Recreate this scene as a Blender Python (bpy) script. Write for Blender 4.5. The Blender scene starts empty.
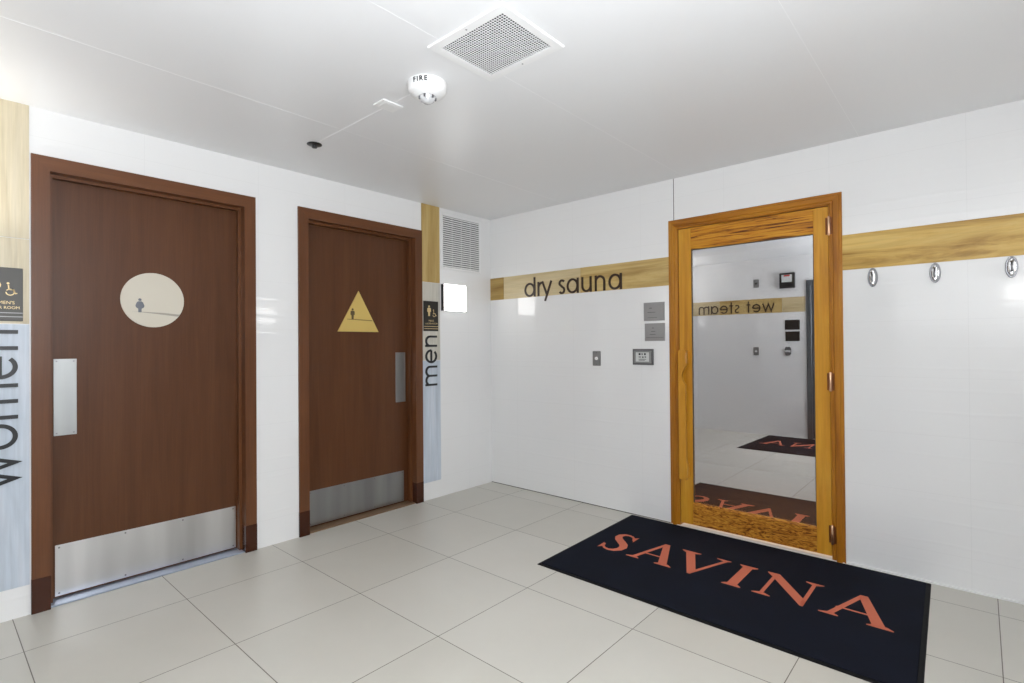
import bpy, math, random
from mathutils import Vector, Matrix
random.seed(7)
C = bpy.context.scene
col = C.collection
PI = math.pi
H = 2.44
XR, YF = 4.15, -4.25           # far side wall, wall behind the camera

# ------------------------------------------------------------------ mesh helper
class MB:
    def __init__(s): s.v, s.f, s.sm = [], [], []
    def add(s, vs, fs, smooth=False):
        o = len(s.v); s.v += [tuple(v) for v in vs]
        for f in fs: s.f.append(tuple(i + o for i in f)); s.sm.append(smooth)
        return s
    def box(s, x0, x1, y0, y1, z0, z1, b=0.0):
        x0, x1 = min(x0, x1), max(x0, x1); y0, y1 = min(y0, y1), max(y0, y1); z0, z1 = min(z0, z1), max(z0, z1)
        b = min(b, (x1-x0)*.45, (y1-y0)*.45, (z1-z0)*.45)
        if b <= 0:
            vs = [(x, y, z) for x in (x0, x1) for y in (y0, y1) for z in (z0, z1)]
            return s.add(vs, [(0,1,3,2),(4,6,7,5),(0,4,5,1),(2,3,7,6),(0,2,6,4),(1,5,7,3)])
        lo, hi = (x0, y0, z0), (x1, y1, z1)
        vs, idx = [], {}
        for sx in (0, 1):
            for sy in (0, 1):
                for sz in (0, 1):
                    sg = (sx, sy, sz)
                    c = [hi[k] if sg[k] else lo[k] for k in range(3)]
                    i = [c[k] - b if sg[k] else c[k] + b for k in range(3)]
                    for k in range(3):
                        p = list(i); p[k] = c[k]
                        idx[(sg, k)] = len(vs); vs.append(tuple(p))
        fs = []
        for k in range(3):
            a, c2 = (k+1) % 3, (k+2) % 3
            for e in (0, 1):
                q = []
                for (p, r) in ((0,0),(1,0),(1,1),(0,1)):
                    sg = [0,0,0]; sg[k] = e; sg[a] = p; sg[c2] = r
                    q.append(idx[(tuple(sg), k)])
                fs.append(tuple(q if e else q[::-1]))
            for p in (0, 1):
                for r in (0, 1):
                    s0 = [0,0,0]; s1 = [0,0,0]
                    s0[a] = s1[a] = p; s0[c2] = s1[c2] = r; s0[k] = 0; s1[k] = 1
                    q = (idx[(tuple(s0), a)], idx[(tuple(s1), a)], idx[(tuple(s1), c2)], idx[(tuple(s0), c2)])
                    fs.append(q if p != r else q[::-1])
        for sx in (0, 1):
            for sy in (0, 1):
                for sz in (0, 1):
                    sg = (sx, sy, sz)
                    t = (idx[(sg, 0)], idx[(sg, 1)], idx[(sg, 2)])
                    fs.append(t if (sx+sy+sz) % 2 else t[::-1])
        return s.add(vs, fs)
    def lathe(s, prof, c, ax, n=32, u=None):
        """profile of (radius, distance along ax)"""
        ax = Vector(ax).normalized(); c = Vector(c)
        u = Vector(u).normalized() if u else ax.orthogonal().normalized()
        w = ax.cross(u)
        vs, fs = [], []
        for (r, h) in prof:
            for k in range(n):
                a = 2*PI*k/n
                vs.append(c + ax*h + (u*math.cos(a) + w*math.sin(a))*max(r, 1e-5))
        for i in range(len(prof)-1):
            for k in range(n):
                k2 = (k+1) % n
                fs.append((i*n+k, i*n+k2, (i+1)*n+k2, (i+1)*n+k))
        return s.add(vs, fs, True)
    def tube(s, pts, r, n=12, caps=True):
        pts = [Vector(p) for p in pts]
        rs = r if isinstance(r, (list, tuple)) else [r]*len(pts)
        vs, fs = [], []
        u = None
        for i, p in enumerate(pts):
            d = (pts[min(i+1, len(pts)-1)] - pts[max(i-1, 0)]).normalized()
            u = (u - d*u.dot(d)).normalized() if u else d.orthogonal().normalized()
            w = d.cross(u)
            for k in range(n):
                a = 2*PI*k/n; vs.append(p + (u*math.cos(a) + w*math.sin(a))*rs[i])
        for i in range(len(pts)-1):
            for k in range(n):
                k2 = (k+1) % n
                fs.append((i*n+k, i*n+k2, (i+1)*n+k2, (i+1)*n+k))
        if caps:
            fs.append(tuple(range(n))[::-1]); fs.append(tuple(range((len(pts)-1)*n, len(pts)*n)))
        return s.add(vs, fs, True)
    def prism(s, poly, fr, w0, w1):
        """polygon (u, v) in the frame fr(u, v, w), from depth w0 to w1"""
        n = len(poly)
        vs = [fr(p[0], p[1], w0) for p in poly] + [fr(p[0], p[1], w1) for p in poly]
        fs = [tuple(range(n))[::-1], tuple(range(n, 2*n))]
        fs += [(i, (i+1) % n, n+(i+1) % n, n+i) for i in range(n)]
        return s.add(vs, fs)
    def ribbon(s, pts, wd, fr, w0, w1):
        """stroke of even or varying width along a flat line"""
        P = [Vector((p[0], p[1])) for p in pts]
        n = len(P); L, R = [], []
        for i in range(n):
            d0 = (P[i]-P[i-1]).normalized() if i else (P[1]-P[0]).normalized()
            d1 = (P[i+1]-P[i]).normalized() if i < n-1 else d0
            n0 = Vector((-d0.y, d0.x)); n1 = Vector((-d1.y, d1.x))
            m = (n0+n1).normalized(); k = 1/max(m.dot(n0), .35)
            h = (wd[i] if isinstance(wd, (list, tuple)) else wd)/2
            L.append(P[i]+m*h*k); R.append(P[i]-m*h*k)
        vs = []
        for i in range(n):
            for p in (L[i], R[i]):
                vs += [fr(p.x, p.y, w0), fr(p.x, p.y, w1)]
        fs = []
        for i in range(n-1):
            a, b = 4*i, 4*i+4
            fs += [(a+1, a+3, b+3, b+1), (a, a+1, b+1, b), (a+2, b+2, b+3, a+3), (a, b, b+2, a+2)]
        fs += [(0, 2, 3, 1), (4*n-4, 4*n-3, 4*n-1, 4*n-2)]
        return s.add(vs, fs)
    def build(s, name, m, parent=None):
        off = Vector((0, 0, 0))
        p = parent
        while p: off += p.location; p = p.parent
        me = bpy.data.meshes.new(name)
        me.from_pydata([tuple(Vector(v)-off) for v in s.v], [], s.f)
        me.polygons.foreach_set('use_smooth', s.sm)
        me.materials.append(m); me.update()
        import bmesh
        bm = bmesh.new(); bm.from_mesh(me); bmesh.ops.recalc_face_normals(bm, faces=bm.faces)
        bm.to_mesh(me); bm.free()
        if any(s.sm):
            try: me.set_sharp_from_angle(angle=math.radians(40))
            except Exception: pass
        o = bpy.data.objects.new(name, me); col.objects.link(o)
        if parent: o.parent = parent
        return o

def tag(o, label=None, cat=None, group=None, kind=None):
    if label: o['label'] = label
    if cat: o['category'] = cat
    if group: o['group'] = group
    if kind: o['kind'] = kind
    return o
def empty(name, loc, label, cat, group=None, kind=None):
    o = bpy.data.objects.new(name, None); o.location = loc; o.empty_display_size = .05
    col.objects.link(o)
    return tag(o, label, cat, group, kind)
def copy_tree(o, parent=None):
    c = o.copy(); col.objects.link(c)
    if parent: c.parent = parent
    for ch in [x for x in o.children]: copy_tree(ch, c)
    return c
def text_mb(mb, body, size, fr, w, cx=0, cy=0, align='CENTER', spacing=1.0, bold=0.0):
    cu = bpy.data.curves.new('t', 'FONT'); cu.body = body; cu.size = size; cu.align_x = align
    cu.space_character = spacing; cu.offset = bold; cu.resolution_u = 3
    o = bpy.data.objects.new('t', cu); col.objects.link(o)
    dg = bpy.context.evaluated_depsgraph_get(); dg.update()
    me = bpy.data.meshes.new_from_object(o.evaluated_get(dg))
    mb.add([fr(v.co.x+cx, v.co.y+cy, w) for v in me.vertices], [tuple(p.vertices) for p in me.polygons])
    bpy.data.objects.remove(o); bpy.data.curves.remove(cu); bpy.data.meshes.remove(me)
    return mb

# ------------------------------------------------------------------ materials
def srgb(r, g, b):
    f = lambda c: (c/255/12.92) if c <= 10 else ((c/255+.055)/1.055)**2.4
    return (f(r), f(g), f(b), 1)
def mat(name, colr, rough=.5, metal=0.0, spec=.5, coat=0.0, coat_r=.1, emit=None, es=0):
    m = bpy.data.materials.new(name); m.use_nodes = True
    b = m.node_tree.nodes['Principled BSDF']
    b.inputs['Base Color'].default_value = colr
    b.inputs['Roughness'].default_value = rough; b.inputs['Metallic'].default_value = metal
    b.inputs['Specular IOR Level'].default_value = spec
    b.inputs['Coat Weight'].default_value = coat; b.inputs['Coat Roughness'].default_value = coat_r
    if emit:
        b.inputs['Emission Color'].default_value = emit; b.inputs['Emission Strength'].default_value = es
    return m
def nodes(m): return m.node_tree.nodes, m.node_tree.links, m.node_tree.nodes['Principled BSDF']
def mixrgb(N, L, fac, a, b, mode='MIX'):
    n = N.new('ShaderNodeMix'); n.data_type = 'RGBA'; n.blend_type = mode
    for sock, v in ((n.inputs[0], fac), (n.inputs[6], a), (n.inputs[7], b)):
        if hasattr(v, 'links'): L.new(v, sock)
        else: sock.default_value = v
    return n.outputs[2]
def ramp(N, L, src, stops):
    r = N.new('ShaderNodeValToRGB'); L.new(src, r.inputs[0])
    e = r.color_ramp.elements
    while len(e) < len(stops): e.new(.5)
    for k, (p, c) in enumerate(stops): e[k].position = p; e[k].color = c
    return r.outputs[0]
def coords(N, L, scale=(1,1,1), loc=(0,0,0)):
    g = N.new('ShaderNodeNewGeometry')
    mp = N.new('ShaderNodeMapping'); mp.inputs['Scale'].default_value = scale; mp.inputs['Location'].default_value = loc
    L.new(g.outputs['Position'], mp.inputs[0]); return mp.outputs[0]
def noise(N, L, vec, scale=1, detail=4, rough=.55, dist=0):
    n = N.new('ShaderNodeTexNoise'); L.new(vec, n.inputs['Vector'])
    n.inputs['Scale'].default_value = scale; n.inputs['Detail'].default_value = detail
    n.inputs['Roughness'].default_value = rough; n.inputs['Distortion'].default_value = dist
    return n.outputs['Fac']
def bump(N, L, b, h, strength=.2, dist=.01):
    n = N.new('ShaderNodeBump'); n.inputs['Strength'].default_value = strength; n.inputs['Distance'].default_value = dist
    L.new(h, n.inputs['Height']); L.new(n.outputs[0], b.inputs['Normal'])
def math_n(N, L, op, a, b=None):
    n = N.new('ShaderNodeMath'); n.operation = op
    for i, v in enumerate((a, b)):
        if v is None: continue
        if hasattr(v, 'links'): L.new(v, n.inputs[i])
        else: n.inputs[i].default_value = v
    return n.outputs[0]
def wood(name, c0, c1, c2, along='z', stretch=14, sc=5, rough=.35, coat=.2, contrast=(.3,.5,.72), loc=(0,0,0), bmp=.06, dist=.6):
    m = mat(name, c1, rough, spec=.3, coat=coat, coat_r=.15); N, L, b = nodes(m)
    s = [stretch]*3; s['xyz'.index(along)] = 1
    v = coords(N, L, tuple(s), loc)
    n = noise(N, L, v, sc*.2, 6, .6, dist)
    c = ramp(N, L, n, [(contrast[0], c0), (contrast[1], c1), (contrast[2], c2)])
    s2 = [x*9 for x in s]; s2['xyz'.index(along)] = 3
    n2 = noise(N, L, coords(N, L, tuple(s2)), 1.2, 3)
    c = mixrgb(N, L, .22, c, ramp(N, L, n2, [(.3, (.35,.35,.35,1)), (.7, (1,1,1,1))]), 'MULTIPLY')
    L.new(c, b.inputs['Base Color']); bump(N, L, b, n2, bmp, .002)
    return m

def tile_wall():
    m = mat('white_wall_tile', (.80,.80,.80,1), .075, spec=.5); N, L, b = nodes(m)
    g = N.new('ShaderNodeNewGeometry'); sp = N.new('ShaderNodeSeparateXYZ'); L.new(g.outputs['Position'], sp.inputs[0])
    v = coords(N, L, (1.1, 1.1, 1.0))
    wob = math_n(N, L, 'MULTIPLY', noise(N, L, v, 3.0, 2), .03)
    z = math_n(N, L, 'ADD', sp.outputs[2], wob)
    fz = math_n(N, L, 'FRACT', math_n(N, L, 'DIVIDE', z, .1145))
    wav = math_n(N, L, 'ABSOLUTE', math_n(N, L, 'SUBTRACT', fz, .5))              # ripple ridge profile
    ridge = N.new('ShaderNodeMapRange'); L.new(wav, ridge.inputs[0])
    ridge.inputs[1].default_value = .40; ridge.inputs[2].default_value = .5
    ridge.inputs[3].default_value = 0; ridge.inputs[4].default_value = 1
    amp = ramp(N, L, noise(N, L, coords(N, L, (.8,.8,6)), 1.3, 2), [(.35, (.15,.15,.15,1)), (.65, (1,1,1,1))])
    h = math_n(N, L, 'MULTIPLY', ridge.outputs[0], amp)
    hxy = math_n(N, L, 'ADD', sp.outputs[0], sp.outputs[1])
    fx = math_n(N, L, 'FRACT', math_n(N, L, 'DIVIDE', math_n(N, L, 'ADD', hxy, .29), .6096))
    jx = math_n(N, L, 'LESS_THAN', fx, .0035)
    fzz = math_n(N, L, 'FRACT', math_n(N, L, 'DIVIDE', math_n(N, L, 'ADD', sp.outputs[2], .139), .3048))
    jz = math_n(N, L, 'LESS_THAN', fzz, .006)
    j = math_n(N, L, 'MAXIMUM', jx, jz)
    c = mixrgb(N, L, math_n(N, L, 'MULTIPLY', j, .35), (.80,.80,.80,1), (.66,.66,.66,1))
    L.new(c, b.inputs['Base Color'])
    bump(N, L, b, math_n(N, L, 'SUBTRACT', h, math_n(N, L, 'MULTIPLY', j, .5)), .15, .003)
    return m

def tile_floor():
    m = mat('floor_tile', srgb(205,202,193), .33, spec=.4); N, L, b = nodes(m)
    g = N.new('ShaderNodeNewGeometry'); sp = N.new('ShaderNodeSeparateXYZ'); L.new(g.outputs['Position'], sp.inputs[0])
    T, gr = .6125, .0036/.6125
    ux = math_n(N, L, 'DIVIDE', math_n(N, L, 'SUBTRACT', sp.outputs[0], .4), T)
    uy = math_n(N, L, 'DIVIDE', math_n(N, L, 'ADD', sp.outputs[1], .222), .607)
    fx = math_n(N, L, 'FRACT', math_n(N, L, 'ADD', ux, 20)); fy = math_n(N, L, 'FRACT', math_n(N, L, 'ADD', uy, 20))
    jx = math_n(N, L, 'LESS_THAN', fx, gr); jy = math_n(N, L, 'LESS_THAN', fy, gr)
    j = math_n(N, L, 'MAXIMUM', jx, jy)
    cv = N.new('ShaderNodeCombineXYZ'); L.new(math_n(N, L, 'FLOOR', ux), cv.inputs[0]); L.new(math_n(N, L, 'FLOOR', uy), cv.inputs[1])
    wn = N.new('ShaderNodeTexWhiteNoise'); wn.noise_dimensions = '3D'; L.new(cv.outputs[0], wn.inputs[0])
    base = mixrgb(N, L, wn.outputs['Value'], srgb(201,198,189), srgb(208,205,197))
    n = noise(N, L, coords(N, L), 2.2, 5, .6)
    base = mixrgb(N, L, .6, base, ramp(N, L, n, [(.3, (.92,.92,.91,1)), (.7, (1,1,1,1))]), 'MULTIPLY')
    c = mixrgb(N, L, j, base, srgb(104,98,88))
    L.new(c, b.inputs['Base Color'])
    n2 = noise(N, L, coords(N, L), 60, 3)
    bump(N, L, b, math_n(N, L, 'SUBTRACT', math_n(N, L, 'MULTIPLY', n2, .12), j), .15, .002)
    return m

def brushed(name, c, rough=.28, along='z'):
    m = mat(name, c, rough, 1.0); N, L, b = nodes(m)
    s = [60, 60, 60]; s['xyz'.index(along)] = 1.2
    n = noise(N, L, coords(N, L, tuple(s)), 3, 3)
    n1 = noise(N, L, coords(N, L, (.3,3.4,.3) if along == 'z' else (3.4,.3,.3)), 1.7, 2)
    c2 = mixrgb(N, L, .55, c, ramp(N, L, n1, [(.35, (.55,.55,.55,1)), (.65, (1,1,1,1))]), 'MULTIPLY')
    L.new(c2, b.inputs['Base Color'])
    r = N.new('ShaderNodeMapRange'); L.new(n, r.inputs[0]); r.inputs[3].default_value = rough*.8; r.inputs[4].default_value = rough*1.3
    L.new(r.outputs[0], b.inputs['Roughness'])
    return m

M = {}
M['wall'] = tile_wall()
M['floor'] = tile_floor()
M['ceiling'] = mat('ceiling_panel', (.77,.775,.785,1), .36, spec=.4)
M['seam'] = mat('ceiling_caulk', (.86,.865,.875,1), .3)
M['joint'] = mat('dark_joint', srgb(70,68,64), .7)
M['door'] = wood('walnut_veneer', srgb(82,48,25), srgb(89,53,29), srgb(97,60,35), 'z', 16, 4, .36, .05)
M['frame'] = wood('walnut_frame', srgb(92,55,30), srgb(102,62,35), srgb(110,69,41), 'z', 16, 4, .38, .12)
M['frame_h'] = wood('walnut_frame_level', srgb(92,55,30), srgb(102,62,35), srgb(110,69,41), 'y', 16, 4, .38, .12)
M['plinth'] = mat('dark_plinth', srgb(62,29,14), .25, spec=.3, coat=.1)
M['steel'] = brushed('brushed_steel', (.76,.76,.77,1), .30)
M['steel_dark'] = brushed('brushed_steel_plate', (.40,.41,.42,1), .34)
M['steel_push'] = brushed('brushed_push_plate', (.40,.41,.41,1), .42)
M['plaque_grey'] = brushed('brushed_notice_plate', (.47,.47,.475,1), .4)
M['chrome'] = mat('chrome', (.78,.78,.79,1), .12, 1.0)
M['chrome_dark'] = mat('dark_chrome', (.24,.24,.25,1), .3, 1.0)  # darker chrome tone for rims, prongs and screws
M['copper'] = mat('copper_hinge', srgb(226,184,150), .28, 1.0)
M['hinge_shade'] = mat('shaded_copper', srgb(120,74,44), .4, .8)  # dark tone stands in for the shade around the hinge knuckles
M['bronze'] = mat('bronze_threshold', srgb(140,112,84), .45, .5)
M['alu'] = mat('threshold_metal', srgb(176,186,204), .3, .6)  # blue tint paints in the daylight mirrored by the metal
M['dark'] = mat('dark_gap', (.01,.01,.01,1), .8)
M['cream'] = mat('cream_plate', srgb(206,199,184), .4)
M['gold'] = mat('gold_plate', srgb(212,184,106), .38, .25)
M['fig_grey'] = mat('slate_figure', srgb(108,112,120), .5)
M['fig_dark'] = mat('umber_figure', srgb(82,66,36), .5)
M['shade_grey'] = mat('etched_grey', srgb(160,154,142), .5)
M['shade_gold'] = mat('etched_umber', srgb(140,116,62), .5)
M['letter'] = mat('letter_brown', srgb(52,34,22), .4)
M['letter_black'] = mat('letter_black', srgb(22,24,28), .4)
M['sign'] = mat('sign_charcoal', srgb(64,62,58), .4, .2)
M['sign_m'] = mat('sign_black', srgb(40,37,32), .4, .2)
M['sign_gold'] = mat('sign_gold', srgb(214,190,140), .4, .3)
M['plastic'] = mat('white_plastic', (.82,.82,.82,1), .3)
M['white_paint'] = mat('white_paint', (.80,.80,.80,1), .4)
M['black'] = mat('black_plastic', (.012,.012,.012,1), .35)
M['grey'] = mat('grey_plastic', srgb(138,138,138), .35, .3)
M['grey_dark'] = mat('grey_bezel', srgb(104,104,106), .35, .3)
M['lcd'] = mat('pale_screen', srgb(206,208,206), .25)
M['ink'] = mat('engraved_ink', srgb(88,88,90), .5)
M['ink_dark'] = mat('display_ink', srgb(30,30,32), .5)
M['red'] = mat('red_ink', srgb(180,40,40), .5)
M['lens'] = mat('clear_lens', (.75,.76,.78,1), .06, .35)
M['glow'] = mat('lit_diffuser', (1,1,1,1), .5, emit=(1,.985,.96,1), es=6.5)

M['mat_border'] = mat('mat_rubber', srgb(13,13,15), .7, spec=.2)
def pile(name, c0, c1, sp=.25):
    m = mat(name, c0, .9, spec=sp); N, L, b = nodes(m)
    n = noise(N, L, coords(N, L), 900, 2)
    n2 = noise(N, L, coords(N, L), 5, 3)
    c = mixrgb(N, L, n2, c0, c1)
    c = mixrgb(N, L, .5, c, ramp(N, L, n, [(.3, (.45,.45,.45,1)), (.7, (1.0,1.0,1.0,1))]), 'MULTIPLY')
    L.new(c, b.inputs['Base Color']); bump(N, L, b, n, .5, .004)
    return m
M['mat_pile'] = pile('navy_pile', srgb(18,20,29), srgb(26,32,47), .12)
M['mat_red'] = pile('coral_pile', srgb(218,120,92), srgb(226,130,102))

M['sauna'] = wood('sauna_wood', srgb(176,114,24), srgb(202,142,40), srgb(216,162,56), 'z', 10, 6, .38, .12)
M['sauna_dark'] = wood('sauna_casing', srgb(140,82,12), srgb(170,108,22), srgb(188,130,36), 'z', 12, 6, .38, .12)
M['sauna_dark_h'] = wood('sauna_casing_level', srgb(140,82,12), srgb(170,108,22), srgb(188,130,36), 'x', 12, 6, .38, .12)
M['sauna_h'] = wood('sauna_rail', srgb(96,46,6), srgb(186,118,24), srgb(210,150,42), 'x', 24, 12, .38, .12, (.38,.47,.62), dist=1.6)
M['sauna_curl'] = wood('sauna_curly_rail', srgb(104,52,8), srgb(184,120,38), srgb(210,152,62), 'x', 4, 70, .38, .12, (.38,.5,.64), dist=2.0)
M['sauna_in'] = wood('sauna_lining', srgb(86,60,36), srgb(108,80,52), srgb(126,96,66), 'x', 12, 6, .6, 0)
M['band_tan'] = wood('tile_wood_tan', srgb(150,118,62), srgb(178,148,86), srgb(196,168,108), 'x', 9, 5, .35, .1)
M['band_pale'] = wood('tile_wood_pale', srgb(188,168,126), srgb(206,188,148), srgb(216,200,164), 'x', 9, 5, .35, .1, loc=(3,0,0))
M['band_mid'] = wood('tile_wood_honey', srgb(164,132,74), srgb(198,170,110), srgb(214,190,134), 'x', 9, 5, .35, .1, loc=(7,2,0), dist=1.0)
M['band_gold'] = wood('tile_wood_gold', srgb(158,116,40), srgb(202,164,82), srgb(216,182,104), 'x', 7, 7, .35, .1, (.36,.5,.64), loc=(11,2,4), dist=1.4)
M['strip_tan'] = wood('tile_upright_tan', srgb(170,140,80), srgb(190,162,102), srgb(204,178,122), 'z', 12, 5, .35, .1)
M['strip_cream'] = wood('tile_upright_cream', srgb(196,180,148), srgb(212,200,172), srgb(222,210,186), 'z', 12, 5, .35, .1, loc=(2,0,0))
M['strip_pale'] = wood('tile_upright_pale', srgb(190,184,170), srgb(206,202,190), srgb(216,212,202), 'z', 12, 5, .35, .1, loc=(5,0,0))
M['strip_daylit'] = wood('tile_upright_daylit', srgb(184,194,206), srgb(198,208,220), srgb(212,218,228), 'z', 7, 6, .35, .1, loc=(5,3,0))  # bluish daylight low on the wall is put into this tile colour
M['steam_frame'] = mat('steam_door_metal', srgb(104,108,112), .35, .7)

# mirror-like tinted pane
m = bpy.data.materials.new('reflective_glass'); m.use_nodes = True
N, L = m.node_tree.nodes, m.node_tree.links
N.remove(N['Principled BSDF'])
gl = N.new('ShaderNodeBsdfGlossy'); gl.inputs['Roughness'].default_value = 0.0; gl.inputs['Color'].default_value = (.93,.95,1.0,1)
tr = N.new('ShaderNodeBsdfTransparent'); tr.inputs['Color'].default_value = (.85,.80,.72,1)
mx = N.new('ShaderNodeMixShader'); mx.inputs[0].default_value = .50
L.new(tr.outputs[0], mx.inputs[1]); L.new(gl.outputs[0], mx.inputs[2]); L.new(mx.outputs[0], N['Material Output'].inputs[0])
M['glass'] = m
M['steam_glass'] = mat('smoked_glass', srgb(70,82,92), .06, .0, .8)

# ------------------------------------------------------------------ flat frames of reference
def on_left(y0, z0, w0=0.0):   # wall at x = 0, seen from +x: right is +y
    return lambda u, v, w: (w0+w, y0+u, z0+v)
def on_back(x0, z0, w0=0.0):   # wall at y = 0, seen from -y: right is +x
    return lambda u, v, w: (x0+u, -(w0+w), z0+v)
def on_front(x0, z0, w0=0.0):  # wall at y = YF, seen from +y: right is -x
    return lambda u, v, w: (x0-u, YF+w0+w, z0+v)
def up_left(y0, z0, w0=0.0):   # text turned to read upwards on the left wall
    return lambda u, v, w: (w0+w, y0-v, z0+u)

# ------------------------------------------------------------------ the room shell
def struct(name, mb, m, label=None, cat=None):
    return tag(mb.build(name, m), label, cat, kind='structure')
struct('floor', MB().box(-.30, XR+.1, YF-.1, .12, -.08, 0), M['floor'], 'pale beige square tiled floor of the lobby', 'floor')
struct('ceiling', MB().box(-.14, XR+.1, YF-.1, .12, H, H+.1), M['ceiling'], 'smooth white panelled ceiling', 'ceiling')
WO, WI, MO, MI = (-3.170, -2.150), (-3.121, -2.207), (-1.842, -.837), (-1.792, -.887)
wl = MB()
wl.box(-.14, 0, YF, -3.172, 0, H); wl.box(-.14, 0, -3.172, -2.148, 2.192, H)
wl.box(-.14, 0, -2.148, -1.844, 0, H); wl.box(-.14, 0, -1.844, -.835, 2.192, H); wl.box(-.14, 0, -.835, .0, 0, H)
struct('wall_left', wl, M['wall'], 'white tiled wall holding the two brown restroom doors', 'wall')
wb = MB()
wb.box(-.14, 1.80, 0, .12, 0, H); wb.box(1.80, 2.788, 0, .12, 2.10, H); wb.box(2.788, XR+.1, 0, .12, 0, H)
struct('wall_back', wb, M['wall'], 'white tiled wall holding the sauna door and robe hooks', 'wall')
struct('wall_right', MB().box(XR, XR+.1, YF, 0, 0, H), M['wall'], 'white tiled wall across from the restroom doors', 'wall')
SX0, SX1, SZ = 1.735, 2.62, 2.07
wf = MB()
wf.box(-.14, SX0, YF-.1, YF, 0, H); wf.box(SX0, SX1, YF-.1, YF, SZ, H); wf.box(SX1, XR+.1, YF-.1, YF, 0, H)
struct('wall_front', wf, M['wall'], 'white tiled wall with the wet steam lettering', 'wall')

n_trim = [0]
def trim(mb, m, label=None):
    n_trim[0] += 1
    return tag(mb.build('trim_%d' % n_trim[0], m), label, 'trim', kind='structure')
# wood-look tile band round the room
trim(MB().box(0.0, .166, -.004, .0, 1.688, 1.890), M['band_tan'], 'short dark tan end tile of the wood band in the corner')
trim(MB().box(.169, 1.004, -.004, .0, 1.688, 1.890), M['band_pale'], 'pale wood band tile behind the letters dry sa')
trim(MB().box(1.007, 1.764, -.004, .0, 1.688, 1.890), M['band_mid'], 'honey wood band tile ending at the sauna door casing')
trim(MB().box(2.822, 4.02, -.004, .0, 1.688, 1.890), M['band_gold'], 'golden wood band tile above the robe hooks')
trim(MB().box(0.0, .55, YF, YF+.004, 1.688, 1.890), M['band_pale'], 'pale wood band tile by the end of the wet steam lettering')
trim(MB().box(.553, 1.40, YF, YF+.004, 1.688, 1.890), M['band_mid'], 'honey wood band tile behind the wet steam lettering')
trim(MB().box(1.403, 1.684, YF, YF+.004, 1.688, 1.890), M['band_pale'], 'pale wood band tile next to the steam door')
# upright tile strips by the two restroom doors
for (y0, y1, t) in ((-.816, -.624, 'men'), (-3.390, -3.196, 'women')):
    trim(MB().box(0, .004, y0, y1, 1.797, H), M['strip_tan'] if t == 'men' else M['strip_cream'], 'wood tile from the ceiling down beside the %s door' % t)
    trim(MB().box(0, .004, y0, y1, 1.15 if t == 'men' else 1.39, 1.794), M['strip_pale'] if t == 'men' else M['strip_cream'], 'pale tile behind the %s locker room plaque' % t)
    trim(MB().box(0, .004, y0, y1, .145, 1.147 if t == 'men' else 1.387), M['strip_daylit'], 'pale tile under the %s lettering, its colour tinted for bluish daylight' % t)
# ceiling seams, wall joint
for x in (-.18+1.03, 1.877, 2.91): trim(MB().box(x-.0009, x+.0009, YF, 0, H-.0005, H), M['seam'], None)
trim(MB().box(.58, 1.50, -2.034, -2.030, H-.0012, H), M['seam'], 'thin white strip along the ceiling between sprinkler and detector')
trim(MB().box(1.798, 1.8025, -.0006, 0, 2.143, H), M['joint'], 'dark vertical joint above the sauna door')
trim(MB().box(0, 1.755, -.003, 0, 0, .004), M['joint'], None)
trim(MB().box(2.828, XR, -.012, 0, 0, .010), M['white_paint'], 'low white bead where the wall meets the floor')

# ------------------------------------------------------------------ restroom doors
def sign_figure(mb, fr, s, dress, w):
    k = 14
    mb.prism([(math.cos(2*PI*i/k)*.10*s, .90*s + math.sin(2*PI*i/k)*.10*s) for i in range(k)], fr, 0, w)
    if dress: body = [(-.10,.78),(.10,.78),(.18,.72),(.27,.48),(.24,.36),(.17,.30),(.10,.26),(.10,0),(-.10,0),(-.10,.26),(-.17,.30),(-.24,.36),(-.27,.48),(-.18,.72)]
    else: body = [(-.12,.78),(.12,.78),(.20,.73),(.22,.42),(.15,.40),(.12,.38),(.10,0),(-.10,0),(-.12,.38),(-.15,.40),(-.22,.42),(-.20,.73)]
    mb.prism([(x*s, y*s) for x, y in body], fr, 0, w)

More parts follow.
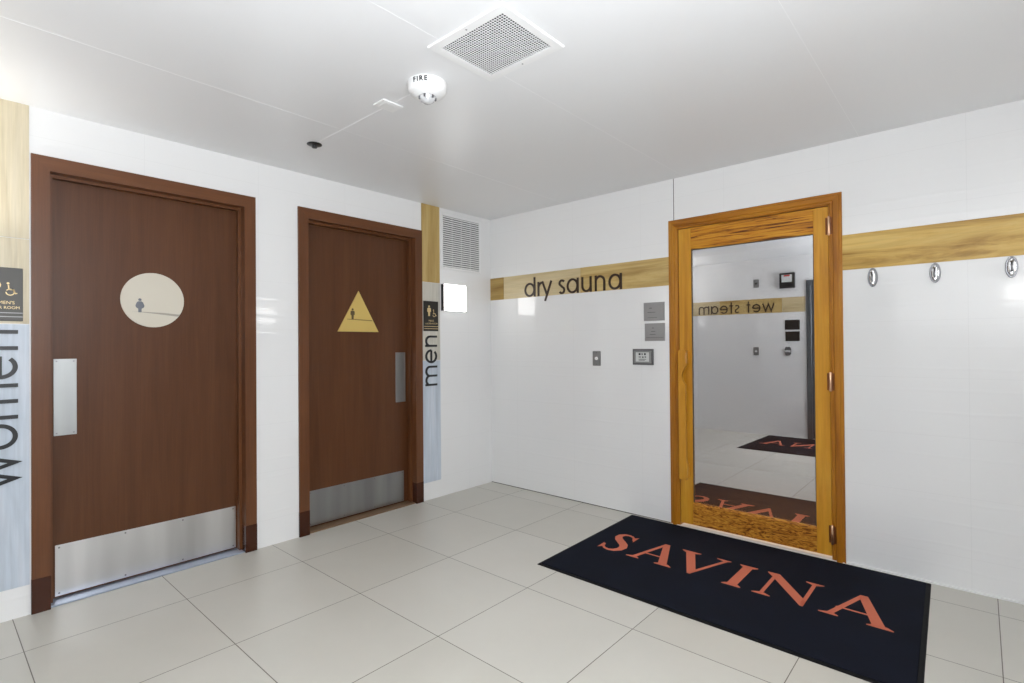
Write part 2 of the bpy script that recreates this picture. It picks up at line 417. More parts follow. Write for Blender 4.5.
def restroom_door(idx, outer, inner, label, who):
    root = empty('door_%d' % idx, (0, (outer[0]+outer[1])/2, 0), label, 'door', kind='structure')
    xf = .012
    (a, b), (c, d) = outer, inner
    f = MB()
    ex = lambda u, v, w: (w, u, v)
    f.prism([(a,0),(c,0),(c,2.141),(a,2.212)], ex, -.135, xf); f.prism([(d,0),(b,0),(b,2.212),(d,2.141)], ex, -.135, xf)
    f.box(-.080, -.045, c, c+.016, 0, 2.125); f.box(-.080, -.045, d-.016, d, 0, 2.125)
    f.build('door_frame', M['frame'], root)
    h = MB(); h.prism([(c,2.141),(d,2.141),(b,2.212),(a,2.212)], ex, -.135, xf); h.box(-.080, -.045, c, d, 2.125, 2.141)
    h.build('frame_head', M['frame_h'], root)
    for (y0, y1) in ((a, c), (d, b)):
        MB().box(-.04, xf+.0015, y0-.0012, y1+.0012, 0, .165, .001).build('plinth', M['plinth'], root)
    lf = MB().box(-.130, -.086, c+.003, d-.003, .012, 2.138, .002).build('door_leaf', M['door'], root)
    x0 = -.086
    if who == 'women': kp, pp = (-3.092, -2.229, .020, .277), (-3.097, -3.005, .829, 1.218)
    else: kp, pp = (-1.752, -.941, .020, .265), (-1.016, -.921, .820, 1.219)
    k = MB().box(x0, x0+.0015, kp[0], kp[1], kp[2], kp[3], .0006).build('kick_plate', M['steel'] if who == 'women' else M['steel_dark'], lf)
    for i in range(4):
        for zz in (kp[2]+.014, kp[3]-.014):
            yy = kp[0]+.016 + i*(kp[1]-kp[0]-.032)/3
            MB().lathe([(.0045, 0), (.004, .0012), (0, .0014)], (x0+.0015, yy, zz), (1,0,0), 10).build('screw', M['chrome_dark'], k)
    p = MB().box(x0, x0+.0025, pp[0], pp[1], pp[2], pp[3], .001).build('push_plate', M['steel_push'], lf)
    for yy in (pp[0]+.012, pp[1]-.012):
        for zz in (pp[2]+.012, pp[3]-.012):
            MB().lathe([(.004, 0), (.0035, .0012), (0, .0014)], (x0+.0025, yy, zz), (1,0,0), 10).build('screw', M['chrome_dark'], p)
    if who == 'women':
        n = 64; R = .153
        cy, cz = -2.667, 1.540
        sg = MB().prism([(R*math.cos(2*PI*i/n), R*math.sin(2*PI*i/n)) for i in range(n)], on_left(cy, cz, x0), 0, .006).build('restroom_sign', M['cream'], lf)
        q = MB(); sign_figure(q, on_left(cy-.064, cz-.071, x0+.006), .078, True, .0012); q.build('figure', M['fig_grey'], sg)
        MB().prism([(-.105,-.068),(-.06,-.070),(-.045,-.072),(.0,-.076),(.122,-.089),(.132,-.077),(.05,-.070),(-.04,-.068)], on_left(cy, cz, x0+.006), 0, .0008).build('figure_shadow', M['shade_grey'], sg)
        MB().box(-.130, -.002, c+.001, d-.001, 0, .009, .003).build('threshold', M['alu'], root)
    else:
        cy, zb, zt = -1.350, 1.380, 1.687
        sg = MB().prism([(-.174,0),(.174,0),(0,zt-zb)], on_left(cy, zb, x0), 0, .006).build('restroom_sign', M['gold'], lf)
        q = MB(); sign_figure(q, on_left(cy-.052, zb+.092, x0+.006), .082, False, .0012); q.build('figure', M['fig_dark'], sg)
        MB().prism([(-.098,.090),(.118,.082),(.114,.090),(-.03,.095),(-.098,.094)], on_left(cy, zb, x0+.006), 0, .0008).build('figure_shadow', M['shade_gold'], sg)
        MB().box(-.130, -.002, c+.001, d-.001, 0, .009, .003).build('threshold', M['bronze'], root)
    return root
restroom_door(1, (-3.190, -2.140), WI, 'brown wooden door with a round cream sign and steel kick plate', 'women')
restroom_door(2, (-1.862, -.817), MI, 'brown wooden door with a gold triangle sign', 'men')
# dark lobby behind the door gaps
struct('wall_lobby', MB().box(-.30, -.145, -3.3, -.7, 0, 2.3), M['dark'])

# ------------------------------------------------------------------ geometric lettering
def arc(cx, cy, rx, ry, a0, a1, n=28):
    return [(cx+rx*math.cos(math.radians(a0+(a1-a0)*i/n)), cy+ry*math.sin(math.radians(a0+(a1-a0)*i/n))) for i in range(n+1)]
T = .15; h_ = T/2
def glyph(ch):
    o = lambda c, w: [arc(c, .5, w/2-h_, .5-h_, 0, 360, 40)]
    if ch == 'o': return .98, o(.49, .98)
    if ch == 'a': return .95, o(.46, .92) + [[(.95-h_, 0), (.95-h_, 1)]]
    if ch == 'd': return .95, o(.46, .92) + [[(.95-h_, 0), (.95-h_, 1.36)]]
    if ch == 'e': return .96, [[(.07, .5), (.96-h_, .5)] , arc(.48, .5, .48-h_, .5-h_, 0, 318, 36)]
    if ch == 'n': return .78, [[(h_, 0), (h_, 1)], arc(.39, .60, .39-h_, .4-h_, 180, 0, 20) + [(.78-h_, 0)]]
    if ch == 'u': return .78, [[(.78-h_, 1), (.78-h_, 0)], [(h_, 1)] + arc(.39, .40, .39-h_, .4-h_, 180, 360, 20)]
    if ch == 'm': return 1.38, [[(h_, 0), (h_, 1)], arc(.3825, .64, .3075, .36-h_, 180, 0, 20) + [(.69, 0)], arc(.9975, .64, .3075, .36-h_, 180, 0, 20) + [(1.305, 0)]]
    if ch == 'r': return .50, [[(h_, 0), (h_, 1)], arc(.42, .55, .42-h_, .45-h_, 180, 78, 12)]
    if ch == 's': return .56, [arc(.29, .735, .21, .265-h_, 32, 200, 16) + arc(.28, .275, .205, .275-h_, 70, -150, 20)]
    if ch == 't': return .46, [[(.23, 0), (.23, 1.34)], [(0, 1-h_), (.46, 1-h_)]]
    if ch == 'w': return 1.36, [[(.06, 1), (.37, .08), (.68, .94), (.99, .08), (1.30, 1)]]
    if ch == 'y': return .88, [[(.06, 1), (.45, .06)], [(.82, 1), (.29, -.36)]]
def wall_letter(ch, fr, x0, x1, xh, m, parent, w=.006):
    gw, st = glyph(ch); sx = (x1-x0)/gw
    b = MB()
    for k, s in enumerate(st):
        pts = [(x0 + p[0]*sx, p[1]*xh) for p in s]
        b.ribbon(pts, T*xh*.93, fr, 0, w + .0001*k)
    return b.build('letter', m, parent)
root = empty('wall_lettering', (.9, 0, 1.69), 'brown dimensional letters spelling dry sauna on the wood band', 'sign')
for ch, a, b in [('d',.418,.542),('r',.566,.628),('y',.610,.722),('s',.790,.857),('a',.873,.992),('u',1.018,1.115),('n',1.144,1.240),('a',1.268,1.386)]:
    wall_letter(ch, on_back(0, 1.689, .004), a, b, .124, M['letter'], root)
def lay(word, total, xh, gaps):
    ws = [glyph(c)[0] if c != ' ' else .42 for c in word]
    s = (total - 0)/ (sum(ws) + gaps*(len(word)-1)); x = 0; out = []
    for c, w in zip(word, ws):
        if c != ' ': out.append((c, x, x+w*s))
        x += (w+gaps)*s
    return out
root = empty('wall_lettering', (.78, YF, 1.70), 'dark letters spelling wet steam, mirrored in the sauna glass', 'sign')
for ch, a, b in lay('wet steam', 1.06, .125, .20):
    wall_letter(ch, on_front(1.305, 1.704, .004), a, b, .120, M['letter'], root)
root = empty('wall_lettering', (0, -.70, .94), 'black upright letters spelling men beside the triangle door', 'sign')
for ch, a, b in lay('men', .418, .125, .16):
    wall_letter(ch, up_left(-.662, .938, .004), a, b, .124, M['letter_black'], root)
root = empty('wall_lettering', (0, -3.28, .64), 'black upright letters spelling women beside the door with the round sign', 'sign')
for ch, a, b in lay('women', .742, .125, .17):
    wall_letter(ch, up_left(-3.236, .618, .004), a, b, .128, M['letter_black'], root)

# locker room plaques
def plaque(y0, y1, z0, z1, label, who, sm):
    r = empty('locker_room_plaque', (0, (y0+y1)/2, z0), label, 'sign')
    w = y1-y0
    MB().box(.004, .012, y0, y1, z0, z1, .001).build('plate', sm, r)
    fr = on_left((y0+y1)/2, z0, .0122)
    q = MB(); hh = z1-z0
    sign_figure(q, on_left((y0+y1)/2-.022, z0+hh*.50, .0122), .088, who == 'women', .001)
    cx, cy = .032, hh*.54; k8 = .8
    ring = [(cx+.014*math.cos(a*PI/12), cy+.014*math.sin(a*PI/12)) for a in range(12, 35)]
    q.ribbon(ring, .004, fr, 0, .001)
    q.ribbon([(cx-.006, cy+.034), (cx-.004, cy+.012), (cx+.012, cy+.011), (cx+.018, cy-.006), (cx+.025, cy-.004)], .0045, fr, 0, .001)
    q.prism([(cx-.007+.005*math.cos(a*PI/6), cy+.041+.005*math.sin(a*PI/6)) for a in range(12)], fr, 0, .001)
    q.build('pictogram', M['sign_gold'], r)
    t = MB()
    text_mb(t, "WOMEN'S" if who == 'women' else "MEN'S", .021, fr, .001, 0, hh*.315)
    text_mb(t, 'LOCKER ROOM', .0185, fr, .001, 0, hh*.225)
    t.build('wording', M['sign_gold'], r)
    MB().box(.012, .0128, y0, y1, z0+.036, z0+.040).box(.012, .0128, y0, y1, z0+.018, z0+.022).build('rule', M['sign_gold'] if who == 'men' else M['grey'], r)
plaque(-.803, -.650, 1.392, 1.640, "black locker room plaque above the letters men", 'men', M['sign_m'])
plaque(-3.372, -3.219, 1.402, 1.652, "charcoal locker room plaque above the letters women", 'women', M['sign'])

# ------------------------------------------------------------------ wall sconces
def sconce(fr, loc, label):
    r = empty('wall_sconce', loc, label, 'lamp', 'square wall sconces')
    w, hh = .254, .225
    bx = MB()
    bx.prism([(-w/2, 0), (-w/2+.003, 0), (-w/2+.003, hh), (-w/2, hh)], fr, 0, .037)
    bx.build('backbox', M['black'], r)
    e = .006
    MB().prism([(-w/2+.003, 0), (w/2, 0), (w/2, hh), (-w/2+.003, hh)], fr, 0, .034).build('side_casing', M['white_paint'], r)
    MB().prism([(-w/2+.003, 0), (w/2-e, 0), (w/2, e), (w/2, hh-e), (w/2-e, hh), (-w/2+.003, hh)], fr, .034, .038).build('diffuser', M['glow'], r)
sconce(on_left(-.481, 1.567), (0, -.481, 1.567), 'lit square white wall lamp beside the letters men')
sconce(on_left(-3.62, 1.567), (0, -3.62, 1.567), 'lit square white wall lamp past the women strip')
sconce(lambda u, v, w: (XR-w, -.30-u, 1.60+v), (XR, -.30, 1.60), 'lit square white wall lamp on the wall across from the doors')
sconce(on_front(3.74, 1.66), (3.74, YF, 1.66), 'lit square white wall lamp on the wall of the steam door')

# ------------------------------------------------------------------ air vents
r = empty('wall_vent', (0, -.372, 1.94), 'white louvred air vent high on the wall by the corner', 'vent')
y0, y1, z0, z1 = -.606, -.138, 1.925, 2.398
b = MB(); 
b.box(0, .010, y0, y0+.018, z0, z1, .002); b.box(0, .010, y1-.018, y1, z0, z1, .002)
b.box(0, .010, y0+.018, y1-.018, z0, z0+.018, .002); b.box(0, .010, y0+.018, y1-.018, z1-.018, z1, .002)
b.build('vent_frame', M['white_paint'], r)
MB().box(.0003, .0010, y0+.018, y1-.018, z0+.018, z1-.018).build('backing', M['dark'], r)
b = MB(); n = 24; st = (z1-z0-.036)/n
for i in range(n):
    za = z0+.018+i*st
    b.add([(.0015, y0+.018, za+st*.62), (.008, y0+.018, za+st*.10), (.008, y0+.018, za+st*.34), (.0015, y0+.018, za+st*.86),
           (.0015, y1-.018, za+st*.62), (.008, y1-.018, za+st*.10), (.008, y1-.018, za+st*.34), (.0015, y1-.018, za+st*.86)],
          [(0,1,2,3), (7,6,5,4), (0,4,5,1), (1,5,6,2), (2,6,7,3), (3,7,4,0)])
b.build('louvres', M['white_paint'], r)
b = MB()
for i in range(1, 4): yy = y0+.018+(y1-y0-.036)*i/4; b.box(.0012, .0040, yy-.0015, yy+.0015, z0+.018, z1-.018)
b.build('mullions', M['white_paint'], r)

x0, x1, y0, y1 = 1.809, 2.209, -2.231, -1.872
r = empty('ceiling_vent', (2.01, -2.05, H), 'square perforated white air grille in the ceiling', 'vent')
gx0, gx1, gy0, gy1 = 1.848, 2.174, -2.192, -1.912
zb = H-.008
b = MB()
q4 = [[(x0,y0),(x1,y0),(x1,y1),(x0,y1)], [(gx0,gy0),(gx1,gy0),(gx1,gy1),(gx0,gy1)]]
vs = [(p[0],p[1],H-.0005) for p in q4[0]] + [(p[0],p[1],zb+.004) for p in q4[0]] + [(p[0]*.985+2.01*.015,p[1]*.985-2.05*.015,zb) for p in q4[0]] + [(p[0],p[1],zb) for p in q4[1]] + [(p[0],p[1],H-.0005) for p in q4[1]]
b.add(vs, [(4*i+k, 4*i+(k+1) % 4, 4*i+4+(k+1) % 4, 4*i+4+k) for i in range(4) for k in range(4)])
b.build('grille_frame', M['white_paint'], r)
MB().box(gx0, gx1, gy0, gy1, H-.0012, H-.0004).build('backing', M['dark'], r)
b = MB(); nx, ny = 28, 24; cw, chh = (gx1-gx0)/nx, (gy1-gy0)/ny
zz = H-.007
for i in range(nx):
    for j in range(ny):
        cx, cy = gx0+(i+.5)*cw, gy0+(j+.5)*chh
        o4 = [(-1,-1),(0,-1),(1,-1),(1,0),(1,1),(0,1),(-1,1),(-1,0)]
        out = [(cx+p*cw/2, cy+q*chh/2, zz) for p, q in o4]
        rr = .44
        inn = [(cx+p*cw*(.40 if p and q else .43), cy+q*chh*(.40 if p and q else .43), zz) for p, q in o4]
        inn2 = [(p[0], p[1], zz+.002) for p in inn]
        b.add(out+inn+inn2, [(k, (k+1) % 8, 8+(k+1) % 8, 8+k) for k in range(8)] + [(8+k, 8+(k+1) % 8, 16+(k+1) % 8, 16+k) for k in range(8)])
b.build('perforated_panel', M['white_paint'], r)
for (xx, yy) in ((2.01, y0+.02), (2.01, y1-.02)): MB().lathe([(.004, 0), (.003, .001), (0, .0013)], (xx, yy, zb), (0,0,-1), 10).build('screw', M['grey'], r)

# ------------------------------------------------------------------ fire detector, sprinkler, cover plate
cx, cy = 1.578, -2.040
r = empty('fire_detector', (cx, cy, H), 'white round ceiling fire detector with clear strobe beneath', 'detector')
MB().lathe([(0,0),(.086,0),(.088,.004),(.085,.030),(.079,.042),(.060,.055),(.044,.062),(.040,.060),(.034,.058),(0,.058)], (cx, cy, H), (0,0,-1), 48).build('housing', M['plastic'], r)
MB().lathe([(.036,.058),(.035,.066),(.029,.078),(.016,.087),(0,.090)], (cx, cy, H), (0,0,-1), 24).build('strobe_lens', M['lens'], r)
for k in range(6):
    a = k*PI/3; MB().box(cx+math.cos(a)*.035-.004, cx+math.cos(a)*.035+.004, cy+math.sin(a)*.035-.004, cy+math.sin(a)*.035+.004, H-.072, H-.055, .001).build('lens_clip', M['grey_dark'], r)
t = MB()
ang0 = math.atan2(-3.55-cy, 3.41-cx) - math.radians(22)
def cone(u, v, w):   # wrap on the tapered side, top towards the ceiling
    a = ang0 + u/.086; d = .030 - v; rad = .0885 + (d-.004)*(-.003/.026) + w
    return (cx+rad*math.cos(a), cy+rad*math.sin(a), H-d)
text_mb(t, 'FIRE', .028, cone, .0006, 0, .004, spacing=1.35, bold=.0011)
t.build('wording', M['ink_dark'], r)

r = empty('ceiling_sprinkler', (.548, -2.03, H), 'small black sprinkler head on the ceiling before the doors', 'sprinkler')
c = (.548, -2.03, H)
MB().lathe([(0,0),(.041,0),(.042,.003),(.036,.006),(.014,.008),(0,.008)], c, (0,0,-1), 28).build('escutcheon', M['black'], r)
b = MB().lathe([(.012,.007),(.011,.014),(.006,.017),(0,.018)], c, (0,0,-1), 16)
b.lathe([(0,.018),(.015,.018),(.015,.0205),(0,.021)], c, (0,0,-1), 20)
b.build('deflector', M['black'], r)
r = empty('cover_plate', (1.275, -2.035, H), 'small white oblong cover plate on the ceiling near the detector', 'cover plate')
MB().box(1.233, 1.319, -2.092, -1.978, H-.007, H, .002).build('plate', M['plastic'], r)
MB().box(1.246, 1.306, -2.072, -1.998, H-.0085, H-.006, .001).build('raised_panel', M['white_paint'], r)

# ------------------------------------------------------------------ plates on the sauna wall
def plate_sign(fr, loc, label, m, lines, w, hh, ink):
    r = empty('notice_sign', loc, label, 'sign')
    MB().prism([(0,0),(w,0),(w,hh),(0,hh)], fr, 0, .006).build('plate', m, r)
    for (x, y, a, b) in lines: MB().prism([(x,y),(x+a,y),(x+a,y+b),(x,y+b)], fr, .006, .0064).build('engraved_line', ink, r)
ln1 = [(.03,.060,.062,.003), (.045,.090,.020,.004), (.03,.022,.075,.002)]
ln2 = [(.058,.092,.014,.004), (.050,.068,.034,.003), (.040,.046,.045,.003), (.012,.024,.134,.002)]
plate_sign(on_back(1.564, 1.440), (1.564, 0, 1.44), 'upper grey metal notice plate beside the sauna door', M['plaque_grey'], ln1, .162, .133, M['ink'])
plate_sign(on_back(1.571, 1.293), (1.571, 0, 1.293), 'lower grey metal notice plate beside the sauna door', M['plaque_grey'], ln2, .156, .128, M['ink'])
plate_sign(on_front(1.614, 1.450), (1.614, YF, 1.45), 'upper black notice plate beside the steam door, in the reflection', M['sign_m'], ln1, .182, .133, M['ink'])
plate_sign(on_front(1.612, 1.296), (1.612, YF, 1.296), 'lower black notice plate beside the steam door, in the reflection', M['sign_m'], ln2, .176, .130, M['ink'])

def wall_switch(fr, loc, label, knob):
    r = empty('wall_switch', loc, label, 'switch')
    w, hh = .072, .116
    p = MB().prism([(0,.004),(.004,0),(w-.004,0),(w,.004),(w,hh-.004),(w-.004,hh),(.004,hh),(0,hh-.004)], fr, 0, .006).build('plate', M['grey'], r)
    o = fr(w/2, hh/2, .006); n_ = Vector(fr(0,0,1)) - Vector(fr(0,0,0))
    MB().lathe([(.013,0),(.013,.006),(.010,.009),(0,.010)], o, n_, 20).build('button', knob, r)
    for v in (.013, hh-.013): MB().lathe([(.004,0),(.003,.0012),(0,.0014)], fr(w/2, v, .006), n_, 10).build('screw', M['grey_dark'], r)
wall_switch(on_back(1.118, 1.103), (1.118, 0, 1.103), 'grey switch plate with white round button under dry sauna', M['plastic'])
wall_switch(on_front(1.094, 1.100), (1.094, YF, 1.100), 'grey switch plate with white button under wet steam, in the reflection', M['plastic'])
wall_switch(on_front(1.104, 2.050), (1.104, YF, 2.05), 'grey outlet plate above the wet steam band, in the reflection', M['black'])

fr = on_back(1.474, 1.118); w, hh = .164, .117
r = empty('wall_control_panel', (1.474, 0, 1.118), 'grey sauna control panel with a small pale display', 'control panel')
MB().prism([(0,0),(w,0),(w,hh),(0,hh)], fr, 0, .012).build('housing', M['grey_dark'], r)
b = MB(); e = .012
b.prism([(e,e),(w-e,e),(w-e,e+.012),(e,e+.012)], fr, .012, .020); b.prism([(e,hh-e-.012),(w-e,hh-e-.012),(w-e,hh-e),(e,hh-e)], fr, .012, .020)
b.prism([(e,e+.012),(e+.016,e+.012),(e+.016,hh-e-.012),(e,hh-e-.012)], fr, .012, .020); b.prism([(w-e-.016,e+.012),(w-e,e+.012),(w-e,hh-e-.012),(w-e-.016,hh-e-.012)], fr, .012, .020)
b.build('bezel', M['grey'], r)
s = MB().prism([(.028,.024),(w-.028,.024),(w-.028,hh-.024),(.028,hh-.024)], fr, .012, .015).build('display', M['lcd'], r)
q = MB()
for (u, v, a, c) in ((.05,.072,.016,.014),(.074,.072,.008,.014),(.094,.072,.014,.014),(.05,.055,.020,.006),(.078,.052,.012,.01),(.098,.054,.012,.008),(.05,.040,.06,.004),(.05,.032,.05,.003)):
    q.prism([(u,v),(u+a,v),(u+a,v+c),(u,v+c)], fr, .015, .0155)
q.build('readout', M['ink_dark'], s)
fr = on_front(1.507, 1.102); 
r = empty('wall_thermostat', (1.507, YF, 1.102), 'small dark thermostat next to the steam door, in the reflection', 'thermostat')
MB().prism([(.012,0),(.067,0),(.079,.03),(.079,.085),(.067,.115),(.012,.115),(0,.085),(0,.03)], fr, 0, .014).build('housing', M['grey_dark'], r)
MB().prism([(.005,.045),(.074,.045),(.074,.072),(.005,.072)], fr, .014, .017).build('dial_band', M['lcd'], r)
fr = on_front(1.565, 2.012)
r = empty('wall_fire_strobe', (1.565, YF, 2.012), 'black fire strobe box high by the steam door, in the reflection', 'alarm')
MB().prism([(0,0),(.183,0),(.183,.205),(0,.205)], fr, 0, .055).build('housing', M['black'], r)
MB().prism([(.028,.080),(.155,.080),(.155,.180),(.028,.180)], fr, .055, .060).build('lens', M['lcd'], r)
MB().prism([(.055,.155),(.128,.155),(.128,.176),(.055,.176)], fr, .060, .0606).build('red_mark', M['red'], r)

# ------------------------------------------------------------------ robe hooks
def oval(fr, rx, ry, prof, n=36):
    vs, fs = [], []
    for (s, w, *_) in prof:
        for k in range(n):
            a = 2*PI*k/n; vs.append(fr((rx-s)*math.cos(a), (ry-s)*math.sin(a), w))
    for i in range(len(prof)-1):
        for k in range(n): fs.append((i*n+k, i*n+(k+1) % n, (i+1)*n+(k+1) % n, (i+1)*n+k))
    fs.append(tuple((len(prof)-1)*n+k for k in range(n)))
    return vs, fs
hx = [2.966, 3.239, 3.531]
fr = on_back(hx[0], 1.634)
r = empty('wall_hook', (hx[0], 0, 1.634), 'oval chrome robe hook nearest the sauna door', 'hook', 'oval chrome robe hooks')
v, f = oval(fr, .024, .053, [(0,0),(0,.004),(.003,.008),(.006,.008),(.009,.005)])
MB().add(v, f, True).build('rim', M['chrome_dark'], r)
v, f = oval(fr, .0155, .0445, [(0,.005),(0,.007),(.004,.010),(.009,.011)])
MB().add(v, f, True).build('plate', M['chrome'], r)
b = MB().tube([fr(0,.010,.008), fr(0,.012,.024), fr(0,.004,.038), fr(0,-.012,.040), fr(0,-.018,.030), fr(0,-.020,.010)], [.006,.0055,.005,.005,.0055,.006], 12)
b.tube([fr(0,.010,.022), fr(0,.020,.034), fr(0,.026,.038)], [.005,.005,.007], 12)
b.build('prong', M['chrome_dark'], r)
for k, (x, lb) in enumerate(zip(hx[1:], ('middle oval chrome robe hook of the three under the golden band', 'oval chrome robe hook farthest from the sauna door'))):
    c2 = copy_tree(r); c2.location = (x, 0, 1.634); c2['label'] = lb

# ------------------------------------------------------------------ sauna door
r = empty('door_3', (2.29, 0, 0), 'honey wood sauna door with a mirror-like glass panel', 'door', kind='structure')
X0, X1, ZT, W = 1.762, 2.822, 2.143, .068
prof = [(0,0),(0,-.008),(.003,-.011),(.013,-.011),(.018,-.016),(.042,-.016),(.047,-.010),(.058,-.010),(.063,-.006),(W,-.006),(W,.10)]
def casing(side):
    b = MB(); n = len(prof); vs = []
    for (w, y) in prof:
        if side == 'l': vs += [(X0+w, y, 0), (X0+w, y, ZT-w)]
        elif side == 'r': vs += [(X1-w, y, 0), (X1-w, y, ZT-w)]
        else: vs += [(X0+w, y, ZT-w), (X1-w, y, ZT-w)]
    return b.add(vs, [(2*i, 2*i+1, 2*i+3, 2*i+2) for i in range(n-1)])
b = MB()
for sd in 'lr': c = casing(sd); b.add(c.v, c.f)
b.build('door_frame', M['sauna_dark'], r)
casing('t').build('frame_head', M['sauna_dark_h'], r)
YS, YB = -.003, .036
lx0, lx1, gx0, gx1, gz0, gz1, lz0, lz1 = 1.833, 2.752, 1.922, 2.674, .176, 1.921, .022, 2.072
leaf = r
for (u0, u1) in ((lx0, gx0), (gx1, lx1)): MB().box(u0, u1, YS, YB, lz0, lz1, .002).build('stile', M['sauna'], r)
MB().box(gx0, gx1, YS, YB, gz1, lz1, .002).build('top_rail', M['sauna_h'], leaf)
bt = MB().box(gx0, gx1, YS, YB, lz0, gz0-.012, .002)
bt.add([(gx0, YS, gz0-.012), (gx1, YS, gz0-.012), (gx1, .008, gz0), (gx0, .008, gz0), (gx0, YB, gz0-.012), (gx1, YB, gz0-.012), (gx1, YB, gz0), (gx0, YB, gz0)],
       [(0,1,2,3), (3,2,6,7), (4,7,6,5), (0,3,7,4), (1,5,6,2)])
bt.build('bottom_rail', M['sauna_curl'], leaf)
MB().box(gx0-.004, gx1+.004, .010, .014, gz0-.006, gz1+.006).build('glass_pane', M['glass'], leaf)
MB().box(gx0, gx0+.005, .0055, .0098, gz0, gz1).box(gx1-.005, gx1, .0055, .0098, gz0, gz1).box(gx0+.005, gx1-.005, .0055, .0098, gz1-.004, gz1).build('gasket', M['joint'], leaf)
hx0 = 1.846
hp = [(0,.337),(.050,.337),(.056,.350),(.056,.455),(.050,.475)]
hp += [(.050,.985)] + [(  .050-.026*math.sin(PI*k/8), .985+.125*k/8) for k in range(1, 8)] + [(.050,1.110),(.056,1.130),(.056,1.215),(.050,1.229),(.006,1.229),(0,1.215)]
ex = lambda u, v, w: (hx0+u, -w, v)
hm = MB().prism(hp, ex, .028, .056)
hm.prism([(.004,.345),(.052,.345),(.052,.440),(.004,.440)], ex, .002, .028).prism([(.004,1.135),(.052,1.135),(.052,1.222),(.004,1.222)], ex, .002, .028)
hm.build('handle', M['sauna'], leaf)
for z in (1.955, 1.042, .150):
    hn = MB().lathe([(0,-.056),(.005,-.056),(.0075,-.052),(.0075,.052),(.005,.056),(0,.056)], (2.757, -.014, z), (0,0,1), 16)
    hn = hn.build('hinge', M['copper'], r)
    MB().box(2.738, 2.752, -.0065, -.002, z-.05, z+.05, .001).box(2.762, 2.776, -.012, -.005, z-.05, z+.05, .001).build('hinge_shade_leaf', M['hinge_shade'], hn)  # dark plates put in for the shade beside each knuckle
MB().box(X0+.004, X1-.004, -.012, .10, 0, .004, .001).build('threshold', M['white_paint'], r)
# dim sauna behind the glass
s = MB(); 
s.box(1.1, 1.14, .12, 2.0, 0, 2.2); s.box(3.3, 3.34, .12, 2.0, 0, 2.2); s.box(1.1, 3.34, 2.0, 2.04, 0, 2.2)
struct('wall_sauna', s, M['sauna_in']); struct('ceiling_sauna', MB().box(1.1, 3.34, .12, 2.04, 2.2, 2.24), M['sauna_in']); struct('floor_sauna', MB().box(1.1, 3.34, .12, 2.04, -.04, 0), M['sauna_in'])

# ------------------------------------------------------------------ steam door (in the reflection)
r = empty('door_4', ((SX0+SX1)/2, YF, 0), 'steam room door with grey metal frame, in the reflection', 'door', kind='structure')
a, c, zt = SX0-.04, SX1+.04, SZ+.03
b = MB().box(a, a+.06, YF-.06, YF+.02, 0, zt-.06, .003).box(c-.06, c, YF-.06, YF+.02, 0, zt-.06, .003).box(a, c, YF-.06, YF+.02, zt-.06, zt, .003)
b.build('door_frame', M['steam_frame'], r)
lf = MB().box(a+.062, a+.12, YF-.03, YF+.01, .01, zt-.062, .002).box(c-.12, c-.062, YF-.03, YF+.01, .01, zt-.062, .002).box(a+.12, c-.12, YF-.03, YF+.01, zt-.122, zt-.062, .002).box(a+.12, c-.12, YF-.03, YF+.01, .01, .16, .002).build('door_leaf', M['steam_frame'], r)
MB().box(a+.115, c-.115, YF-.012, YF-.006, .155, zt-.117).build('glass_pane', M['steam_glass'], lf)
MB().tube([(a+.10, YF+.01, .80), (a+.10, YF+.055, .82), (a+.10, YF+.055, 1.18), (a+.10, YF+.01, 1.20)], .010, 12).build('handle', M['chrome'], lf)
struct('wall_steam', MB().box(SX0-.1, SX1+.1, YF-.30, YF-.26, -.05, 2.2), M['dark'])

